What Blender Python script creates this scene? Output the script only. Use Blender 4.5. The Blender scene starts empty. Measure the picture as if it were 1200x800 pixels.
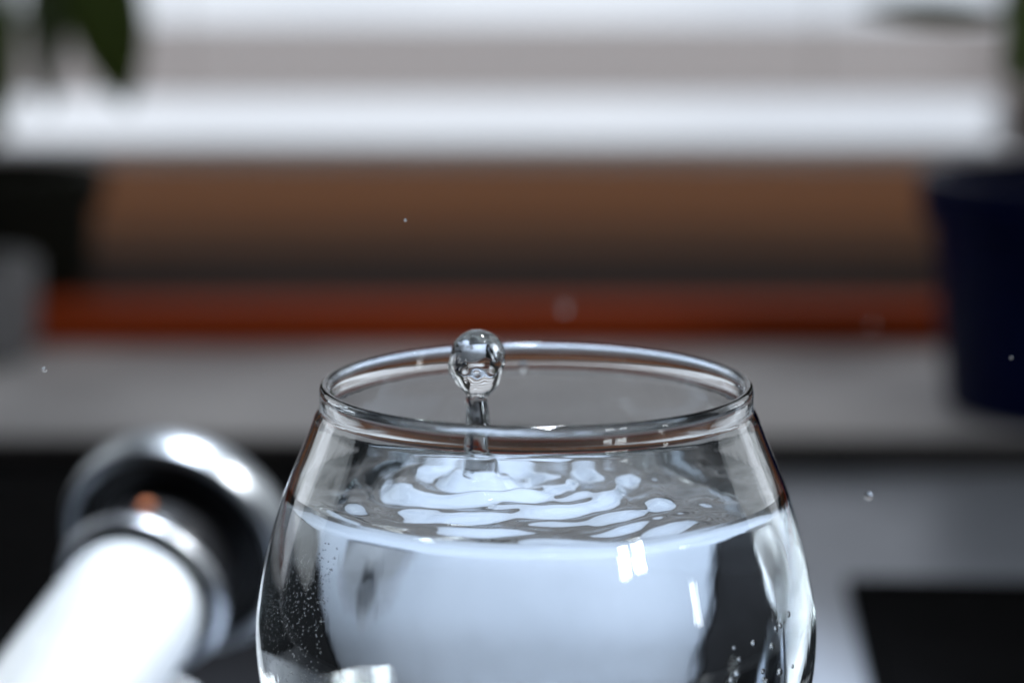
import bpy, bmesh, math, random
from mathutils import Vector, Matrix, noise
random.seed(7)
R = math.radians
scene = bpy.context.scene
COL = scene.collection

# ------------------------------------------------------------------ camera
F = 2980.0 / 1200.0                      # focal length in picture widths
PITCH = R(10.45)
CAM = Vector((-0.0037, -0.380, 0.182))
cd = bpy.data.cameras.new('camera')
cam = bpy.data.objects.new('camera', cd); COL.objects.link(cam)
cam.location = CAM
cam.rotation_euler = (math.pi / 2 - PITCH, 0, 0)
cd.sensor_width = 36.0; cd.lens = 36.0 * F
cd.clip_start = 0.01; cd.clip_end = 60
cd.dof.use_dof = True; cd.dof.focus_distance = 0.376; cd.dof.aperture_fstop = 9.0
scene.camera = cam

# ------------------------------------------------------------------ world and lamps
w = bpy.data.worlds.new('World'); scene.world = w; w.use_nodes = True
bg = w.node_tree.nodes['Background']
bg.inputs[0].default_value = (0.80, 0.88, 1.0, 1); bg.inputs[1].default_value = 0.035

def area(name, loc, target, sx, sy, power, col):
    l = bpy.data.lights.new(name, 'AREA'); l.shape = 'RECTANGLE'; l.size = sx; l.size_y = sy
    l.energy = power; l.color = col
    o = bpy.data.objects.new(name, l); COL.objects.link(o); o.location = loc
    d = Vector(target) - Vector(loc)
    o.rotation_euler = d.to_track_quat('-Z', 'Y').to_euler()
    return o
def spot(name, loc, target, power, cone, col, rad=.03, blend=.8):
    l = bpy.data.lights.new(name, 'SPOT'); l.energy = power; l.color = col; l.spot_size = R(cone); l.spot_blend = blend; l.shadow_soft_size = rad
    o = bpy.data.objects.new(name, l); COL.objects.link(o); o.location = loc
    o.rotation_euler = (Vector(target) - Vector(loc)).to_track_quat('-Z', 'Y').to_euler()
    return o
spot('tap_fill_spot', (0.36, 0.13, 0.56), (-0.10, 0.15, 0.02), 22, 17, (0.93, 0.97, 1.0), .06)  # added spot, no such fitting: whitens the tap
spot('counter_fill_spot', (0.04, 0.26, 0.95), (0.03, 0.08, 0.0), 20, 32, (0.84, 0.92, 1.0), .05)  # added spot that lifts the deck around the glass
spot('front_fill_spot', (0.05, -0.28, 1.0), (0.0, -0.14, 0.0), 45, 30, (0.88, 0.94, 1.0), .05)  # added spot on the front deck, brightens the sides of the water
spot('deck_fill_spot', (-0.02, 0.30, 0.98), (-0.020, 0.205, 0.0), 118, 15, (0.76, 0.86, 1.0), .04, 1.0)  # added narrow spot, brightens the deck behind the water
area('left_side_fill', (-0.95, 0.85, 0.42), (0.0, 0.0, 0.09), 1.2, 0.75, 2.4, (0.88, 0.95, 1.0))  # added soft panel, brightens the water surface from the left
area('right_side_fill', (0.95, 0.85, 0.42), (0.0, 0.0, 0.09), 1.2, 0.75, 2.4, (0.88, 0.95, 1.0))  # its added counterpart on the right, no window there
area('overhead_fill', (0.0, 0.2, 2.1), (0.0, 0.2, 0.0), 1.7, 1.7, 5.0, (1.0, 0.97, 0.94))  # added overhead fill for front faces and the rim
for k_ in (-1, 1):                                 # the two panes of a window behind the camera, to the right
    area('rear_window_pane', (1.00 + .068 * k_, -1.12 + .063 * k_, 0.61), (0.0, 0.0, 0.06), 0.13, 0.19, 1.5, (0.94, 0.98, 1.0))
area('rear_glint_strip', (1.39, -0.56, 0.25), (0.0, 0.0, 0.06), 0.09, 0.20, 0.45, (0.95, 0.99, 1.0))  # added strip light for one upright glint on the glass

vs = scene.view_settings
vs.view_transform = 'Standard'; vs.look = 'None'; vs.exposure = 0.10; vs.gamma = 1.0; vs.use_curve_mapping = False
cy = scene.cycles
cy.use_denoising = True
try: cy.denoiser = 'OPENIMAGEDENOISE'
except Exception: pass
cy.max_bounces = 24; cy.transmission_bounces = 24; cy.glossy_bounces = 10; cy.diffuse_bounces = 4
cy.transparent_max_bounces = 12; cy.caustics_reflective = True; cy.caustics_refractive = True
cy.sample_clamp_indirect = 12.0; cy.blur_glossy = 0.3

# ------------------------------------------------------------------ helpers
def at(px, py, dist):
    """world point seen at a picture position (1200x800), dist metres from the camera along +Y"""
    v = Vector(((px - 600) / 1200 / F, -(py - 400) / 1200 / F, -1.0))
    v = Matrix.Rotation(math.pi / 2 - PITCH, 3, 'X') @ v
    return CAM + v * (dist / v.y)

def tag(o, label, cat=None, group=None, kind=None):
    if label: o['label'] = label
    if cat: o['category'] = cat
    if group: o['group'] = group
    if kind: o['kind'] = kind
    return o

def link(name, me, parent=None, mat=None, loc=None):
    o = bpy.data.objects.new(name, me); COL.objects.link(o)
    if mat: me.materials.append(mat)
    if loc is not None: o.location = loc
    if parent: o.parent = parent
    return o

def empty(name, loc=(0, 0, 0), rot=(0, 0, 0)):
    o = bpy.data.objects.new(name, None); COL.objects.link(o)
    o.location = loc; o.rotation_euler = rot; o.empty_display_size = 0.02
    return o

def mesh(name, verts, faces, smooth=True):
    me = bpy.data.meshes.new(name); me.from_pydata([tuple(v) for v in verts], [], faces); me.update()
    if smooth: me.polygons.foreach_set('use_smooth', [True] * len(me.polygons))
    return me

def box(name, lo, hi, mat, parent=None, bevel=0.002, seg=2):
    bm = bmesh.new(); bmesh.ops.create_cube(bm, size=1)
    lo, hi = Vector(lo), Vector(hi)
    for v in bm.verts:
        v.co = Vector([lo[i] + (v.co[i] + .5) * (hi[i] - lo[i]) for i in range(3)])
    if bevel: bmesh.ops.bevel(bm, geom=bm.edges[:], offset=bevel, segments=seg, profile=.5, affect='EDGES')
    me = bpy.data.meshes.new(name); bm.to_mesh(me); bm.free()
    return link(name, me, parent, mat)

def lathe_rings(profile, n):
    """profile list of (r, z); r==0 becomes a pole"""
    verts, faces, rows = [], [], []
    for r, z in profile:
        if r < 1e-7:
            rows.append([len(verts)]); verts.append((0, 0, z))
        else:
            rows.append(list(range(len(verts), len(verts) + n)))
            verts += [(r * math.cos(2 * math.pi * k / n), r * math.sin(2 * math.pi * k / n), z) for k in range(n)]
    for a, b in zip(rows, rows[1:]):
        for k in range(n):
            k2 = (k + 1) % n
            if len(a) == 1 and len(b) == 1: continue
            if len(a) == 1: faces.append((a[0], b[k2], b[k]))
            elif len(b) == 1: faces.append((a[k], a[k2], b[0]))
            else: faces.append((a[k], a[k2], b[k2], b[k]))
    return verts, faces

def lathe(name, profile, mat, parent=None, n=64, loc=None, rot=None, sharp=40):
    v, f = lathe_rings(profile, n)
    me = mesh(name, v, f)
    bm = bmesh.new(); bm.from_mesh(me); bmesh.ops.recalc_face_normals(bm, faces=bm.faces)
    for e in bm.edges:
        if len(e.link_faces) == 2 and e.calc_face_angle(0) > R(sharp): e.smooth = False
    bm.to_mesh(me); bm.free()
    o = link(name, me, parent, mat, loc)
    if rot: o.rotation_euler = rot
    return o

def catmull(pts, per):
    out = []
    P = [pts[0]] + list(pts) + [pts[-1]]
    for i in range(1, len(P) - 2):
        for s in range(per):
            t = s / per
            out.append(tuple(0.5 * (2 * P[i][k] + (P[i + 1][k] - P[i - 1][k]) * t +
                       (2 * P[i - 1][k] - 5 * P[i][k] + 4 * P[i + 1][k] - P[i + 2][k]) * t * t +
                       (3 * P[i][k] - P[i - 1][k] - 3 * P[i + 1][k] + P[i + 2][k]) * t ** 3) for k in range(2)))
    out.append(tuple(pts[-1])); return out

def interp(tab, x):
    if x >= tab[0][0]: return tab[0][1]
    for (a, b), (c, d) in zip(tab, tab[1:]):
        if x >= c: return b + (d - b) * (x - a) / (c - a)
    return tab[-1][1]

# ------------------------------------------------------------------ materials
def mat(name, base=(.5, .5, .5), rough=.5, metal=0.0, var=None, scale=20, bump=0.0, bscale=None, spec=.5, stretch=(1, 1, 1), trans=0.0, rvar=.07):
    m = bpy.data.materials.new(name); m.use_nodes = True
    nt = m.node_tree; b = nt.nodes['Principled BSDF']
    b.inputs['Base Color'].default_value = (*base, 1); b.inputs['Roughness'].default_value = rough
    b.inputs['Metallic'].default_value = metal; b.inputs['Specular IOR Level'].default_value = spec
    tc = nt.nodes.new('ShaderNodeTexCoord'); mp = nt.nodes.new('ShaderNodeMapping')
    nt.links.new(tc.outputs['Object'], mp.inputs[0]); mp.inputs['Scale'].default_value = stretch
    n = nt.nodes.new('ShaderNodeTexNoise'); n.inputs['Scale'].default_value = scale; n.inputs['Detail'].default_value = 5
    nt.links.new(mp.outputs[0], n.inputs['Vector'])
    if var:
        r = nt.nodes.new('ShaderNodeValToRGB')
        r.color_ramp.elements[0].position = .3; r.color_ramp.elements[1].position = .7
        r.color_ramp.elements[0].color = (*base, 1); r.color_ramp.elements[1].color = (*var, 1)
        nt.links.new(n.outputs['Fac'], r.inputs[0]); nt.links.new(r.outputs[0], b.inputs['Base Color'])
    rr = nt.nodes.new('ShaderNodeMapRange')
    rr.inputs[3].default_value = max(0.02, rough - rvar); rr.inputs[4].default_value = min(1, rough + rvar)
    nt.links.new(n.outputs['Fac'], rr.inputs[0]); nt.links.new(rr.outputs[0], b.inputs['Roughness'])
    if bump:
        n2 = nt.nodes.new('ShaderNodeTexNoise'); n2.inputs['Scale'].default_value = bscale or scale * 3
        nt.links.new(mp.outputs[0], n2.inputs['Vector'])
        bp = nt.nodes.new('ShaderNodeBump'); bp.inputs['Strength'].default_value = bump; bp.inputs['Distance'].default_value = .002
        nt.links.new(n2.outputs['Fac'], bp.inputs['Height']); nt.links.new(bp.outputs[0], b.inputs['Normal'])
    if trans:
        t = nt.nodes.new('ShaderNodeBsdfTranslucent'); mx = nt.nodes.new('ShaderNodeMixShader')
        t.inputs[0].default_value = (*base, 1); mx.inputs[0].default_value = trans
        nt.links.new(b.outputs[0], mx.inputs[1]); nt.links.new(t.outputs[0], mx.inputs[2])
        nt.links.new(mx.outputs[0], nt.nodes['Material Output'].inputs[0])
    return m

def glassmat(name, ior, col=(1, 1, 1), rough=0.0, bump=None):
    m = bpy.data.materials.new(name); m.use_nodes = True
    nt = m.node_tree; nt.nodes.remove(nt.nodes['Principled BSDF'])
    g = nt.nodes.new('ShaderNodeBsdfGlass'); g.inputs['IOR'].default_value = ior
    g.inputs['Color'].default_value = (*col, 1); g.inputs['Roughness'].default_value = rough
    nt.links.new(g.outputs[0], nt.nodes['Material Output'].inputs[0])
    if bump:
        strength, dist, layers = bump
        tc = nt.nodes.new('ShaderNodeTexCoord'); prev = None
        for sc, st in layers:
            mp = nt.nodes.new('ShaderNodeMapping'); mp.inputs['Scale'].default_value = st
            nt.links.new(tc.outputs['Object'], mp.inputs[0])
            n = nt.nodes.new('ShaderNodeTexNoise'); n.inputs['Scale'].default_value = sc; n.inputs['Detail'].default_value = 2
            nt.links.new(mp.outputs[0], n.inputs['Vector'])
            b = nt.nodes.new('ShaderNodeBump'); b.inputs['Strength'].default_value = strength; b.inputs['Distance'].default_value = dist
            nt.links.new(n.outputs['Fac'], b.inputs['Height'])
            if prev: nt.links.new(prev.outputs[0], b.inputs['Normal'])
            prev = b
        nt.links.new(prev.outputs[0], g.inputs['Normal'])
    return m

M_glass = glassmat('clear_glass', 1.5, (0.985, 0.995, 1.0), 0.0, (0.05, 0.0006, [(60, (1, 1, .35)), (260, (1, 1, .3))]))
M_water = glassmat('water', 1.333, (0.99, 0.997, 1.0))
M_bubble = glassmat('air_in_water', 1 / 1.333)
M_chrome = mat('brushed_chrome', (.36, .38, .40), .34, 1.0, scale=60, bump=.03, bscale=300)
M_glare_white = mat('chrome_glare_white', (.80, .83, .85), .25, 0.0, var=(.50, .53, .56), scale=55, rvar=.15, bump=.04, bscale=60, stretch=(1, 1, .2))  # white and grey paint the chrome spout's blown-out glare
M_black = mat('black_rubber', (.0022, .0022, .0025), .8, var=(.004, .004, .0045), scale=80, spec=.015)
M_blackplastic = mat('black_plastic', (.008, .008, .009), .3, scale=80, spec=.3)
M_steel = mat('steel_deck', (.44, .48, .55), .40, .35, var=(.31, .345, .40), scale=22, bump=.05, bscale=400)
M_stone = mat('grey_stone', (.45, .45, .47), .32, rvar=.8, var=(.86, .85, .87), scale=11, bump=.06, bscale=60)  # pale patches paint glossy reflections into the stone colour
M_wood = mat('brown_wood', (.24, .088, .028), .7, spec=.04, var=(.38, .150, .052), scale=9, stretch=(.25, 3, 3), bump=.1, bscale=60)
M_sill_mid = mat('half_shaded_sill', (.13, .058, .025), .7, spec=.04, var=(.18, .078, .034), scale=14, stretch=(.25, 3, 3), bump=.1, bscale=60)  # falloff of window light painted in: middle step of the sill
M_sill_shade = mat('shaded_sill', (.030, .014, .008), .7, spec=.04, var=(.045, .021, .012), scale=14, stretch=(.25, 3, 3), bump=.1, bscale=60)  # same sill, darkest step of the painted falloff
M_redwood = mat('red_stained_wood', (.38, .056, .013), .6, spec=.06, var=(.48, .078, .019), scale=10, stretch=(.3, 2, 2), bump=.08, bscale=60)
M_frame = mat('white_paint', (.78, .79, .80), .4, var=(.72, .72, .72), scale=14)
M_slat = mat('blind_slat', (.96, .915, .89), .5, var=(.93, .89, .87), scale=8, trans=.96)
M_wall = mat('plaster', (.10, .095, .09), .8, var=(.13, .12, .115), scale=10, bump=.2)
M_bluepot = mat('blue_glaze', (.0010, .003, .020), .4, var=(.002, .007, .060), scale=10, spec=.06)
M_darkpot = mat('dark_pot', (.008, .009, .006), .6, var=(.012, .013, .009), scale=14, spec=.1)
M_greymug = mat('grey_glaze', (.17, .17, .18), .45, var=(.22, .22, .23), scale=14)
M_soil = mat('soil', (.02, .013, .008), .9, var=(.035, .024, .014), scale=200, bump=.8)
M_leaf = mat('leaf', (.13, .20, .045), .45, var=(.17, .25, .06), scale=30, trans=.4)
M_leafpale = mat('pale_leaf', (.09, .14, .05), .5, var=(.12, .17, .07), scale=30, trans=.4)
M_coaster = mat('grey_felt', (.045, .043, .043), .8, var=(.075, .072, .072), scale=120, bump=.4)
M_saucer = mat('white_china', (.82, .83, .84), .2, var=(.78, .79, .80), scale=10)
M_plug = mat('grey_rubber', (.10, .105, .115), .5, var=(.14, .147, .16), scale=60)
M_cord = mat('cord', (.6, .58, .55), .8)
M_card = mat('card', (.40, .12, .04), .7)

def skymat():
    m = bpy.data.materials.new('overcast_sky'); m.use_nodes = True; nt = m.node_tree
    nt.nodes.remove(nt.nodes['Principled BSDF'])
    e = nt.nodes.new('ShaderNodeEmission'); e.inputs[1].default_value = 1.12
    tc = nt.nodes.new('ShaderNodeTexCoord'); n = nt.nodes.new('ShaderNodeTexNoise'); n.inputs['Scale'].default_value = 1.2
    r = nt.nodes.new('ShaderNodeValToRGB')
    r.color_ramp.elements[0].position = .35; r.color_ramp.elements[1].position = .65
    r.color_ramp.elements[0].color = (.66, .70, .78, 1); r.color_ramp.elements[1].color = (.80, .84, .92, 1)
    nt.links.new(tc.outputs['Object'], n.inputs['Vector']); nt.links.new(n.outputs['Fac'], r.inputs[0])
    nt.links.new(r.outputs[0], e.inputs[0]); nt.links.new(e.outputs[0], nt.nodes['Material Output'].inputs[0])
    return m
M_sky = skymat()

# ------------------------------------------------------------------ setting
ZD = -0.0195                                       # sink deck level; the ledge behind it is at 0
ZL = -0.0075
Y_STEP = 0.472                                    # front of the ledge
Y_SILL = 0.634                                    # front of the wooden sill
Y_WIN = 1.152                                     # window plane
Z_SILL = 0.0100
tag(box('sink_deck', (-0.6, -0.5, ZD - .02), (0.7, Y_STEP, ZD), M_steel, bevel=.001), None, kind='structure')
M_ledge_shade = mat('ledge_shade', (.035, .032, .032), .6, spec=.2, var=(.05, .045, .045), scale=40)  # shade of the ledge's front face, put in as colour
tag(box('ledge_shade_strip', (-0.7, Y_STEP - .004, ZD + .0004), (0.8, Y_STEP, ZL - .0012), M_ledge_shade, bevel=.001), None, kind='structure')  # strip that paints the ledge front as shaded
tag(box('back_ledge', (-0.7, Y_STEP + .0005, ZD - .02), (0.8, Y_WIN + .12, ZL), M_stone, bevel=.003, seg=3), None, kind='structure')
sill = empty('window_sill', (0, Y_SILL, ZL))
tag(sill, 'brown wooden window sill with red front edge behind the glass', 'sill')
box('sill_board', (-0.7, .2505, .0005), (0.8, Y_WIN - Y_SILL - .002, Z_SILL - ZL), M_wood, sill, .002)
box('sill_board', (-0.7, .1505, .0005), (0.8, .250, Z_SILL - ZL - .0002), M_sill_mid, sill, .002)
box('sill_board', (-0.7, .0285, .0005), (0.8, .150, Z_SILL - ZL - .0004), M_sill_shade, sill, .002)  # boards darken towards the front to paint in light falloff
s = box('front_edge', (-0.7, 0, .0005), (0.8, .028, Z_SILL - ZL - .0008), M_redwood, sill, .001)
sky = link('sky', mesh('sky', [(-4, 3.2, -1.2), (4, 3.2, -1.2), (4, 3.2, 4), (-4, 3.2, 4)], [(0, 1, 2, 3)]), None, M_sky)
tag(sky, None, kind='structure')
# walls left and right of and over the window opening
WX0, WX1, WZ1 = -0.345, 0.32, 1.45
tag(box('wall', (-1.0, Y_WIN, -.03), (WX0, Y_WIN + .10, 1.75), M_wall, bevel=.002), None, kind='structure')
tag(box('wall', (WX1, Y_WIN, -.03), (1.1, Y_WIN + .10, 1.75), M_wall, bevel=.002), None, kind='structure')
tag(box('wall', (WX0 + .0005, Y_WIN, WZ1), (WX1 - .0005, Y_WIN + .10, 1.75), M_wall, bevel=.002), None, kind='structure')

# window: frame and pane, real depth behind the blind
win = empty('window', (0, Y_WIN + .07, Z_SILL)); tag(win, 'white framed window behind the blind, bright with daylight', 'window')
hz = WZ1 - Z_SILL
def wbox(name, lo, hi, m, bev=.002): return box(name, lo, hi, m, win, bev)
wbox('jamb', (WX0 + .001, -.02, 0.0), (WX0 + .018, .02, hz - .001), M_frame)
wbox('jamb', (WX1 - .018, -.02, 0.0), (WX1 - .001, .02, hz - .001), M_frame)
wbox('head', (WX0 + .0185, -.02, hz - .03), (WX1 - .0185, .02, hz - .001), M_frame)
wbox('bottom_rail', (WX0 + .0185, -.02, -.03), (WX1 - .0185, .02, .004), M_frame)
def panemat():
    m = bpy.data.materials.new('window_glass'); m.use_nodes = True; nt = m.node_tree
    nt.nodes.remove(nt.nodes['Principled BSDF'])
    t = nt.nodes.new('ShaderNodeBsdfTransparent'); g = nt.nodes.new('ShaderNodeBsdfGlossy'); g.inputs['Roughness'].default_value = .02
    x = nt.nodes.new('ShaderNodeMixShader'); f = nt.nodes.new('ShaderNodeFresnel'); f.inputs[0].default_value = 1.45
    t.inputs[0].default_value = (.97, .98, .98, 1)
    nt.links.new(f.outputs[0], x.inputs[0]); nt.links.new(t.outputs[0], x.inputs[1]); nt.links.new(g.outputs[0], x.inputs[2])
    nt.links.new(x.outputs[0], nt.nodes['Material Output'].inputs[0]); return m
wbox('pane', (WX0 + .0186, -.002, .0045), (WX1 - .0186, .002, hz - .0305), panemat(), 0)

# blind: broad slats with open gaps of daylight between them
blind = empty('slatted_blind', (0, Y_WIN + .01, Z_SILL)); tag(blind, 'broad horizontal slats of a pale beige blind hanging in the window', 'blind')
PITCH_S, H_S = 0.0775, 0.0430
slat_me = None
z = 0.0385
while z < hz - .06:
    if slat_me is None:
        o = box('slat', (WX0 + .004, -.0015, 0), (WX1 - .004, .0015, H_S), M_slat, blind, .0006, 1); slat_me = o.data
    else:
        o = link('slat', slat_me, blind)
    o.location = (0, 0, z); o.rotation_euler = (R(-6), 0, 0); z += PITCH_S
for cx in (-.2, .18):
    o = lathe('cord', [(0, 0), (.0008, 0), (.0008, hz - .08), (0, hz - .08)], M_cord, blind, 8); o.location = (cx, -.004, .045)

# ------------------------------------------------------------------ black mat and black tray on the deck
M_mat = mat('dark_rubber', (.005, .005, .0055), .8, var=(.009, .009, .010), scale=60, spec=.02)
t = empty('rubber_mat', (-0.25, 0.2, ZD)); tag(t, 'flat black rubber mat under the chrome tap', 'mat')
box('mat_sheet', (-.30, -.012, .0004), (.195, .262, .004), M_mat, t, .0015)
box('mat_lip', (-.30, .2622, .0004), (.195, .268, .006), M_mat, t, .0015)
pr = at(992, 655, 0.70)
tr = empty('black_hob', (pr.x, pr.y, ZD)); tag(tr, 'flat black glass hob set in the steel deck right of the glass', 'hob')
box('hob_glass', (.003, -.40, .0005), (.40, -.003, .0035), M_black, tr, .001)
for nme, lo, hi in (('hob_trim', (0, -.403, .0005), (.0028, 0, .0045)), ('hob_trim', (.003, -.0028, .0005), (.40, 0, .0045))):
    box(nme, lo, hi, M_black, tr, .0008)
tr.rotation_euler = (0, 0, R(-3.5))
co = lathe('coaster', [(0, 0), (.097, 0), (.098, .0008), (.098, .0032), (.097, .004), (.095, .0036), (0, .0036)], M_coaster, None, 96, (0, 0, ZD + .0004))  # unseen disc added to darken the view down through the water
plug = lathe('added_plug', [(0, 0), (.0165, 0), (.018, .002), (.018, .005), (.016, .007), (.006, .0075), (.004, .009), (.004, .013), (.003, .014), (0, .014)], M_plug, None, 64, (.048, .226, ZD + .0003))  # unseen object added for a dark patch in the water
tag(plug, 'added grey plug hidden behind the glass, darkening the left of the water', 'plug')
tag(co, 'added grey round coaster out of view under the glass, darkening the water surface', 'coaster')
# ------------------------------------------------------------------ chrome tap, left
pf = at(203, 645, 0.56)                           # centre of the big flange
tipdir = Vector((-0.28, -0.91, -0.30)).normalized()
tap = empty('chrome_tap', pf); tap.scale = (.855,) * 3
tap.rotation_mode = 'QUATERNION'; tap.rotation_quaternion = tipdir.to_track_quat('Z', 'Y')
tag(tap, 'chrome tap with stepped round collars and thick spout painted glare-white, left of the glass', 'tap')
mm = .001
def ring(pts): return [(r * mm, z * mm) for r, z in pts]
fl = lathe('flange', ring([(0, -13), (27, -13), (30, -12), (32, -9), (32.5, -5), (32, -1), (31.2, 1), (29.6, 1.8), (28.0, 1.2), (27.2, -1), (27.0, -6), (0, -6)]), M_chrome, tap, 96)
lathe('gasket', ring([(18, -5.9), (26.9, -5.9), (26.9, -3.5), (18, -3.0)]), M_blackplastic, tap, 64)
lathe('body', ring([(17.9, -5.9), (19.0, 0), (19.8, 8), (19.9, 14), (19.4, 17.5), (18.4, 18.5), (0, 18.6)]), M_blackplastic, tap, 96)
M_collar = mat('dark_chrome', (.50, .52, .55), .34, 1.0, scale=60)
lathe('collar', ring([(20.0, 17.8), (22.0, 18.2), (22.9, 19.4), (23.1, 21), (22.7, 22.4), (21.9, 23), (21.0, 22.6), (20.6, 21.6)]), M_collar, tap, 96)
lathe('gasket', ring([(16, 18.7), (20.5, 18.7), (20.5, 21.5), (17.2, 22.5)]), M_black, tap, 64)
lathe('spout', ring([(0, 18.8), (16.4, 18.9), (17.6, 22), (18.8, 28), (18.8, 60), (18.3, 90), (17.4, 112), (15.8, 116), (13.5, 117.5), (12.5, 114), (0, 114)]), M_glare_white, tap, 96)
# stubby foot for the tap, whitened to brighten the water's right side
hf_ = max(.01, pf.z - ZD - .0285)
ft = lathe('foot', [(0, 0), (.023, 0), (.024, .002), (.022, .006), (.012, .010), (.011, hf_), (0, hf_)], M_glare_white, tap, 64)
ft.matrix_parent_inverse = (Matrix.Translation(pf) @ tap.rotation_quaternion.to_matrix().to_4x4() @ Matrix.Scale(.855, 4)).inverted()
ft.location = (pf.x - .018, pf.y + .010, ZD + .0045)
# orange indicator dot
dp = lathe('indicator_dot', [(0, 0), (.0019, 0), (.0017, .0006), (0, .0008)], M_card, tap, 24)
dp.location = (0, 0.0200, .010); dp.rotation_euler = (R(-90), 0, 0)

# ------------------------------------------------------------------ things on the sill
def pot(name, loc, r0, r1, h, m, label, cat, wall=.005, n=64):
    e = empty(name, loc); tag(e, label, cat)
    lathe('pot_body', [(0, 0), (r0, 0), (r0 + .001, .002), (r1 - .002, h - .018), (r1 + .002, h - .016), (r1 + .003, h - .002), (r1 + .001, h), (r1 - wall, h), (r1 - wall - .001, h - .02), (0, h - .02)], m, e, n)
    lathe('soil', [(0, h - .0125), (r1 * .5, h - .012), (r1 - wall - .0015, h - .0135)], M_soil, e, 40)
    return e
def leaf_mesh(name, L, W, bend, fold=.15, seg=10):
    v, f = [], []
    for i in range(seg + 1):
        t = i / seg; wd = W * math.sin(math.pi * min(1, t * .96 + .04)) ** .8 * (1 - .25 * t)
        a = bend * t; y = L * (math.sin(a) / bend if abs(bend) > 1e-4 else t); zz = L * ((math.cos(a) - 1) / bend if abs(bend) > 1e-4 else 0)
        for s_ in (-1, -.5, 0, .5, 1): v.append((s_ * wd, y, zz + abs(s_) * fold * wd))
    for i in range(seg):
        for k in range(4): a = i * 5 + k; f.append((a, a + 1, a + 6, a + 5))
    o = mesh(name, v, f); return o
def leaf(parent, base, direction, L, W, bend, m, roll=0):
    me = leaf_mesh('leaf', L, W, bend); o = link('leaf', me, parent, m)
    y_ = Vector(direction).normalized(); z_ = Vector((0, -1, .15)); z_ = (z_ - y_ * z_.dot(y_)).normalized(); x_ = y_.cross(z_)
    q = Matrix((x_, y_, z_)).transposed().to_quaternion(); o.rotation_mode = 'QUATERNION'
    o.rotation_quaternion = q @ Matrix.Rotation(roll, 3, 'Y').to_quaternion(); o.location = base
    md = o.modifiers.new('thick', 'SOLIDIFY'); md.thickness = .0006
    return o
def stem(parent, pts, r, m):
    cu = []; P = [Vector(p) for p in pts]
    v, f = [], []; n = 8
    for i, p in enumerate(P):
        d = (P[min(i + 1, len(P) - 1)] - P[max(i - 1, 0)]).normalized(); q = d.to_track_quat('Z', 'Y')
        rr = r * (1 - .5 * i / len(P))
        for k in range(n): v.append(p + q @ Vector((rr * math.cos(2 * math.pi * k / n), rr * math.sin(2 * math.pi * k / n), 0)))
    for i in range(len(P) - 1):
        for k in range(n): f.append((i * n + k, i * n + (k + 1) % n, (i + 1) * n + (k + 1) % n, (i + 1) * n + k))
    return link('stem', mesh('stem', v, f), parent, m)

# blue pot with a plant, right
bp_ = at(1172, 0, 0.92); bx = bp_.x + .028
blue = pot('blue_flower_pot', (bx, .515, ZL + .0008), .046, .056, .084, M_bluepot, 'dark blue glazed plant pot at the right edge of the picture', 'plant pot')
def W(e, p): return Vector(p) - e.location
b0 = Vector((0, 0, .074))
tgt = W(blue, at(1182, 60, .92))
stem(blue, [b0, b0 * .5 + tgt * .5 + Vector((.004, 0, 0)), tgt, tgt + Vector((-.002, 0, .05))], .0028, M_leaf)
leaf(blue, tgt + Vector((0, 0, .012)), (-1, .1, .05), .058, .005, .25, M_leafpale)
leaf(blue, tgt + Vector((0.0, 0, -.01)), (.5, .2, .8), .07, .014, .6, M_leaf)
leaf(blue, tgt + Vector((0, 0, .03)), (.2, -.1, 1), .09, .013, .5, M_leafpale)
leaf(blue, b0 + Vector((.02, 0, 0)), (.5, .1, .9), .10, .015, .7, M_leaf)
# dark pot with a hanging leaf, left
px_ = at(0, 300, 1.08)
dark = pot('dark_flower_bowl', (px_.x - .004, px_.y, Z_SILL + .0006), .042, .047, .048, M_darkpot, 'low near black plant bowl with drooping green leaves at the left of the sill', 'plant')
c0 = Vector((-.02, 0, .036))
for (px, py, dx, dz, L, Wd, bend, m, roll) in ((108, -85, .12, -1, .088, .023, .3, M_leaf, .2), (50, -110, .02, -1, .10, .012, .3, M_leafpale, -.3), (-6, -60, .0, -1, .08, .012, .3, M_leaf, .2), (0, 160, -.4, 1, .09, .014, .5, M_leaf, 0)):
    tip = W(dark, at(px, py, 1.20))
    leaf(dark, tip, Vector((dx, -.05, dz)), L, Wd, bend, m, roll)
    stem(dark, [c0, Vector((at(8, 100, 1.20) - dark.location).to_tuple()), c0 * .2 + tip * .8 + Vector((-.012, 0, .012)), tip], .0016, M_leaf)
# grey mug, far left, on the ledge
gm = at(0, 300, 0.99)
mug = empty('grey_mug', (gm.x - .017, gm.y, ZL + .0006)); tag(mug, 'pale grey mug at the left edge of the picture', 'mug')
lathe('mug_body', [(0, 0), (.026, 0), (.029, .003), (.031, .018), (.0315, .037), (.0305, .039), (.029, .037), (.0285, .006), (0, .005)], M_greymug, mug, 64)
hv, hf = [], []
for i in range(17):
    a = -math.pi / 2 + math.pi * i / 16
    c = Vector((-.030 - .016 * math.cos(a), 0, .020 + .013 * math.sin(a)))
    for k in range(8):
        b = 2 * math.pi * k / 8; rr = .0032
        hv.append(c + Vector((-math.cos(a) * math.cos(b) * rr, math.sin(b) * rr, math.sin(a) * math.cos(b) * rr)))
for i in range(16):
    for k in range(8): hf.append((i * 8 + k, i * 8 + (k + 1) % 8, (i + 1) * 8 + (k + 1) % 8, (i + 1) * 8 + k))
link('handle', mesh('handle', hv, hf), mug, M_greymug)

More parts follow.
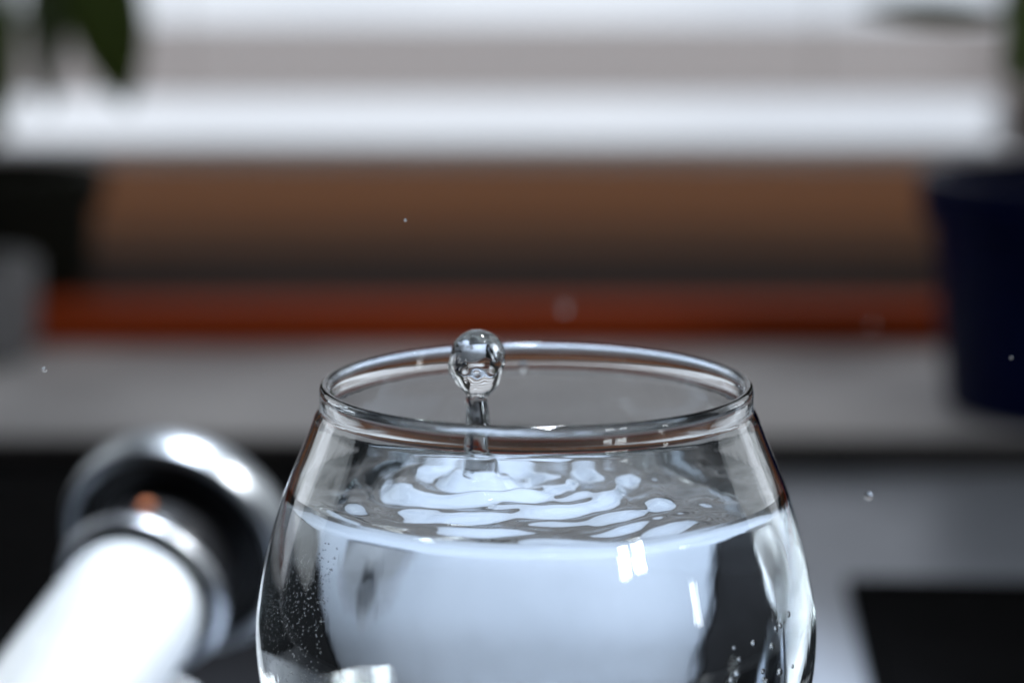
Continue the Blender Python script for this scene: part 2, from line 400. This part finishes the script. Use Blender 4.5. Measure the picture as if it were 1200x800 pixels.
# ------------------------------------------------------------------ drinking glass
ZG = ZD + .0044                                    # underside of the glass
ZR = 0.1058                                         # rim
HG = (ZR - ZG)
tab = [(0, 32.6), (-3, 33.05), (-4.4, 33.5), (-8.6, 35.15), (-16.5, 38.4), (-25, 41.0), (-32, 42.5), (-38, 43.2), (-45, 42.9), (-53, 41.4), (-63, 38.0), (-73, 33.2), (-83, 27.6), (-92, 23.6), (-102, 21.6), (-114, 21.2), (-122, 21.0)]
curve = catmull(tab, 8)
def ro(z): return interp(curve, (z - ZR) / mm) * mm
def thick(z):
    d = (ZR - z) / mm
    return (1.15 + .5 * max(0, (d - 50) / 60)) * mm
def ri(z): return ro(z) - thick(z)
ZB = ZG + .022                                     # inside floor
prof = []
prof += [(0, ZG + .0012), (.012, ZG + .0010), (.017, ZG + .0002), (.0195, ZG), (.0208, ZG + .0006)]
zz = ZG + .002
while zz < ZR - .0045: prof.append((ro(zz), zz)); zz += .001
i_rim0 = len(prof)
for r_, z_ in catmull([(33.18, -3.9), (33.06, -3.2), (33.06, -2.3), (33.08, -1.4), (32.96, -.62), (32.70, -.16), (32.32, 0), (31.94, -.16), (31.67, -.62), (31.57, -1.4), (31.66, -2.3), (31.84, -3.2)], 3):
    prof.append((r_ * mm, ZR + z_ * mm))
prof.append((ri(ZR - .0042), ZR - .0042))
i_rim1 = len(prof)
zz = ZR - .0050
while zz > ZB + .006: prof.append((ri(zz), zz)); zz -= .001
rb = ri(ZB + .006)
for k in range(1, 9):
    a = R(90 * k / 8); prof.append((rb - .006 * (1 - math.cos(a)) - .0022 * (k / 8), ZB + .006 - .006 * math.sin(a)))
prof += [(prof[-1][0] * .6, ZB - .0002), (0, ZB - .0004)]

def split_lathe(verts, faces, parts, parent, material, rowsz):
    """faces go to the part named by parts(face centre index); normals come from the whole surface"""
    full = mesh('full', verts, faces)
    bm = bmesh.new(); bm.from_mesh(full); bmesh.ops.recalc_face_normals(bm, faces=bm.faces); bm.to_mesh(full); bm.free()
    vn = [v.normal.copy() for v in full.vertices]
    groups = {}
    for p in full.polygons: groups.setdefault(parts(p), []).append(tuple(p.vertices))
    out = {}
    for nm, fs in groups.items():
        used = sorted({i for f_ in fs for i in f_}); mp = {i: k for k, i in enumerate(used)}
        me = mesh(nm, [full.vertices[i].co for i in used], [tuple(mp[i] for i in f_) for f_ in fs])
        me.normals_split_custom_set_from_vertices([vn[i] for i in used])
        out[nm] = link(nm, me, parent, material)
    bpy.data.meshes.remove(full)
    return out

NG = 192
gv, gf = lathe_rings(prof, NG)
glass = empty('drinking_glass', (0, 0, 0)); tag(glass, 'clear round drinking glass with thick rolled rim, nearly full of water', 'glass')
z_rim_split = ZR - .0040
split_lathe(gv, gf, lambda p: 'rim' if p.center.z > z_rim_split else ('base' if p.center.z < ZG + .0215 else 'bowl'), glass, M_glass, None)

# ------------------------------------------------------------------ water with the rising jet
ZW = ZR - .0169
J = Vector((-0.0085, 0.0045))
NW = 288
def surf(x, y):
    p = Vector((x, y)); r = (p - J).length / mm; rw = ri(ZW); d = (rw - p.length) / mm
    th = math.atan2(y - J.y, x - J.x)
    h = 0.0
    wob = 1.9 * noise.noise((x * 45, y * 45, 1.7))
    h += .54 * math.cos(2 * math.pi * (r + wob) / 8.6 - 2.0) * math.exp(-r / 20) * min(1, r / 5)
    h += .12 * math.cos(2 * math.pi * (r + wob * 2) / 4.4 + .6) * math.exp(-r / 24) * min(1, r / 6)
    h += .10 * math.cos(2 * math.pi * (p.length / mm + wob * 2.5) / 6.4)
    h += .60 * noise.noise((x * 58 + 3, y * 92, .3)) + .21 * noise.noise((x * 130, y * 190 + 5, 2.3)) + .02 * noise.noise((x * 420, y * 520 + 5, 4.3))
    h *= 2.2 * min(1, max(0, d) / 2.5)
    h += 1.5 * math.exp(-max(0, d) / 1.3)                       # meniscus at the wall
    h += .55 * math.exp(-max(0, r - 3.1) / .9)             # rise towards the jet
    return ZW + h * mm
EPS = .00012
wverts, rows = [], []
def ringrow(pts): rows.append(list(range(len(wverts), len(wverts) + len(pts)))); wverts.extend(pts)
cs = [(math.cos(2 * math.pi * k / NW), math.sin(2 * math.pi * k / NW)) for k in range(NW)]
floor_prof = []
zz = ZB + .0065
r_in = [(prof_r, prof_z) for prof_r, prof_z in prof[i_rim1:]][::-1]   # from inside floor centre upwards
top_z = surf(ri(ZW) * .9999, 0)
for r_, z_ in r_in[1:]:
    if z_ > ZW - .0006: break
    ringrow([(c * (r_ + EPS), s_ * (r_ + EPS), z_ - EPS * (1 if z_ < ZB + .006 else 0)) for c, s_ in cs])
NT = 230
Rw = ri(ZW + .0012)
JR0 = .0031
for i in range(NT + 1):
    t = i / NT
    pts = []
    for c, s_ in cs:
        wx, wy = c * (Rw + EPS), s_ * (Rw + EPS)
        jx, jy = J.x + c * JR0, J.y + s_ * JR0
        x, y = wx + (jx - wx) * t, wy + (jy - wy) * t
        pts.append((x, y, surf(x, y)))
    ringrow(pts)
i_jet = len(rows) - 1
zj = surf(J.x + JR0, J.y)
PXM = .136
jet = [(558, 22.8), (555, 20.6), (551, 18.9), (546, 17.8), (540, 16.9), (530, 16.0), (520, 15.4), (510, 15.0), (500, 14.2), (490, 13.2), (480, 12.5), (472, 12.0), (467, 12.2), (463, 13.5), (459, 17.5), (454, 22.5), (447, 27.2), (438, 30.2), (428, 31.2), (418, 30.6), (410, 28.4), (403, 24.8), (397, 19.5), (393, 13.5), (390.5, 7.5)]
jetc = catmull(jet, 5)
i_drop = None
for (py, rp) in jetc[1:]:
    hgt = (558 - py) * PXM * mm
    lean = (-.00065) * min(1, hgt / .012)
    if py <= 466 and i_drop is None: i_drop = len(rows)
    pts = []
    for c, s_ in cs:
        rr = rp * PXM * mm
        k = 0.0
        if py < 466:
            k = .24 * noise.noise((c * 1.2 + 4, s_ * 1.2, py * .040)) + .03 * noise.noise((c * 3.1, s_ * 3.1 + 2, py * .10))
        else:
            k = .10 * noise.noise((c * 1.2, s_ * 1.2 + 7, py * .06))
        rr *= 1 + k
        pts.append((J.x + lean + c * rr, J.y + s_ * rr, zj + hgt))
    ringrow(pts)
pole = len(wverts); wverts.append((J.x - .00065, J.y, zj + (558 - 389.3) * PXM * mm))
bot = len(wverts); wverts.append((0, 0, ZB - .0004 - EPS))
wfaces = []
for a, b in zip(rows, rows[1:]):
    for k in range(NW):
        k2 = (k + 1) % NW; wfaces.append((a[k], a[k2], b[k2], b[k]))
for k in range(NW):
    wfaces.append((rows[-1][k], rows[-1][(k + 1) % NW], pole))
    wfaces.append((rows[0][(k + 1) % NW], rows[0][k], bot))
water = empty('water', (0, 0, 0)); tag(water, 'clear rippled water filling the glass with a drop rising from it', 'water')
v_jet0, v_drop0 = rows[i_jet][0], rows[i_drop][0]
def wpart(p):
    m_ = min(p.vertices)
    if p.vertices[2] == bot or m_ < v_jet0: return 'water_body'
    return 'drop' if m_ >= v_drop0 else 'jet'
split_lathe(wverts, wfaces, wpart, water, M_water, None)

# ------------------------------------------------------------------ bubbles and droplets
def ico(name, r, sub):
    bm = bmesh.new(); bmesh.ops.create_icosphere(bm, subdivisions=sub, radius=r)
    me = bpy.data.meshes.new(name); bm.to_mesh(me); bm.free()
    me.polygons.foreach_set('use_smooth', [True] * len(me.polygons)); return me
bub_me = ico('air_bubble', 1.0, 3); bub_me.materials.append(M_bubble)
def wall_pt(az, z, inset):
    """az degrees, 0 = towards the camera, + = right"""
    r_ = ri(z) - inset
    return Vector((r_ * math.sin(R(az)), -r_ * math.cos(R(az)), z))
for i in range(34):
    az = random.uniform(32, 64); z_ = ZW - random.uniform(.013, .032)
    r_ = random.choice((.00034, .00042, .00050, .00060))
    o = link('air_bubble', bub_me); o.scale = (r_, r_, r_); o.location = wall_pt(az, z_, r_ + .0003)
    tag(o, 'tiny round air bubble clinging inside the right of the glass', 'bubble', 'air bubbles on the right inner wall of the glass')
bv, bf = [], []
src = ico('tmp', 1.0, 1)
sv = [v.co.copy() for v in src.vertices]; sf = [tuple(p.vertices) for p in src.polygons]
for i in range(700):
    az = -random.uniform(48, 74); z_ = ZW - random.triangular(.002, .030, .007)
    r_ = random.uniform(.00006, .00017); c = wall_pt(az, z_, r_ + .0003); k = len(bv)
    bv += [c + v * r_ for v in sv]; bf += [tuple(j + k for j in f_) for f_ in sf]
o = link('bubble_film', mesh('bubble_film', bv, bf), None, M_bubble)
tag(o, 'fine haze of minute bubbles inside the left wall of the glass', 'bubbles', kind='stuff')
drop_me = ico('water_droplet', 1.0, 3); drop_me.materials.append(M_water)
for px, py, d, r_, lab in ((52, 433, .385, .00035, 'tiny droplet flying at the far left over the grey ledge'),
                           (475, 258, .385, .00022, 'minute droplet in the air against the brown wood, above the glass'),
                           (662, 361, .60, .0009, 'out of focus droplet in the air before the red edge'),
                           (1022, 381, .60, .0005, 'faint blurred droplet in the air at the right of the red edge'),
                           (1018, 581, .395, .0006, 'small droplet in the air just right of the glass'),
                           (1185, 419, .40, .0002, 'tiny droplet in front of the dark blue pot')):
    o = link('water_droplet', drop_me); o.location = at(px, py, d); o.scale = (r_, r_, r_ * 1.15)
    tag(o, lab, 'droplet', 'droplets in the air')
o = link('water_droplet', drop_me); p = at(613, 430, .412); o.location = p; o.scale = (.0007, .0005, .0012)
tag(o, 'droplet beside the rising drop, above the water', 'droplet', 'droplets in the air')
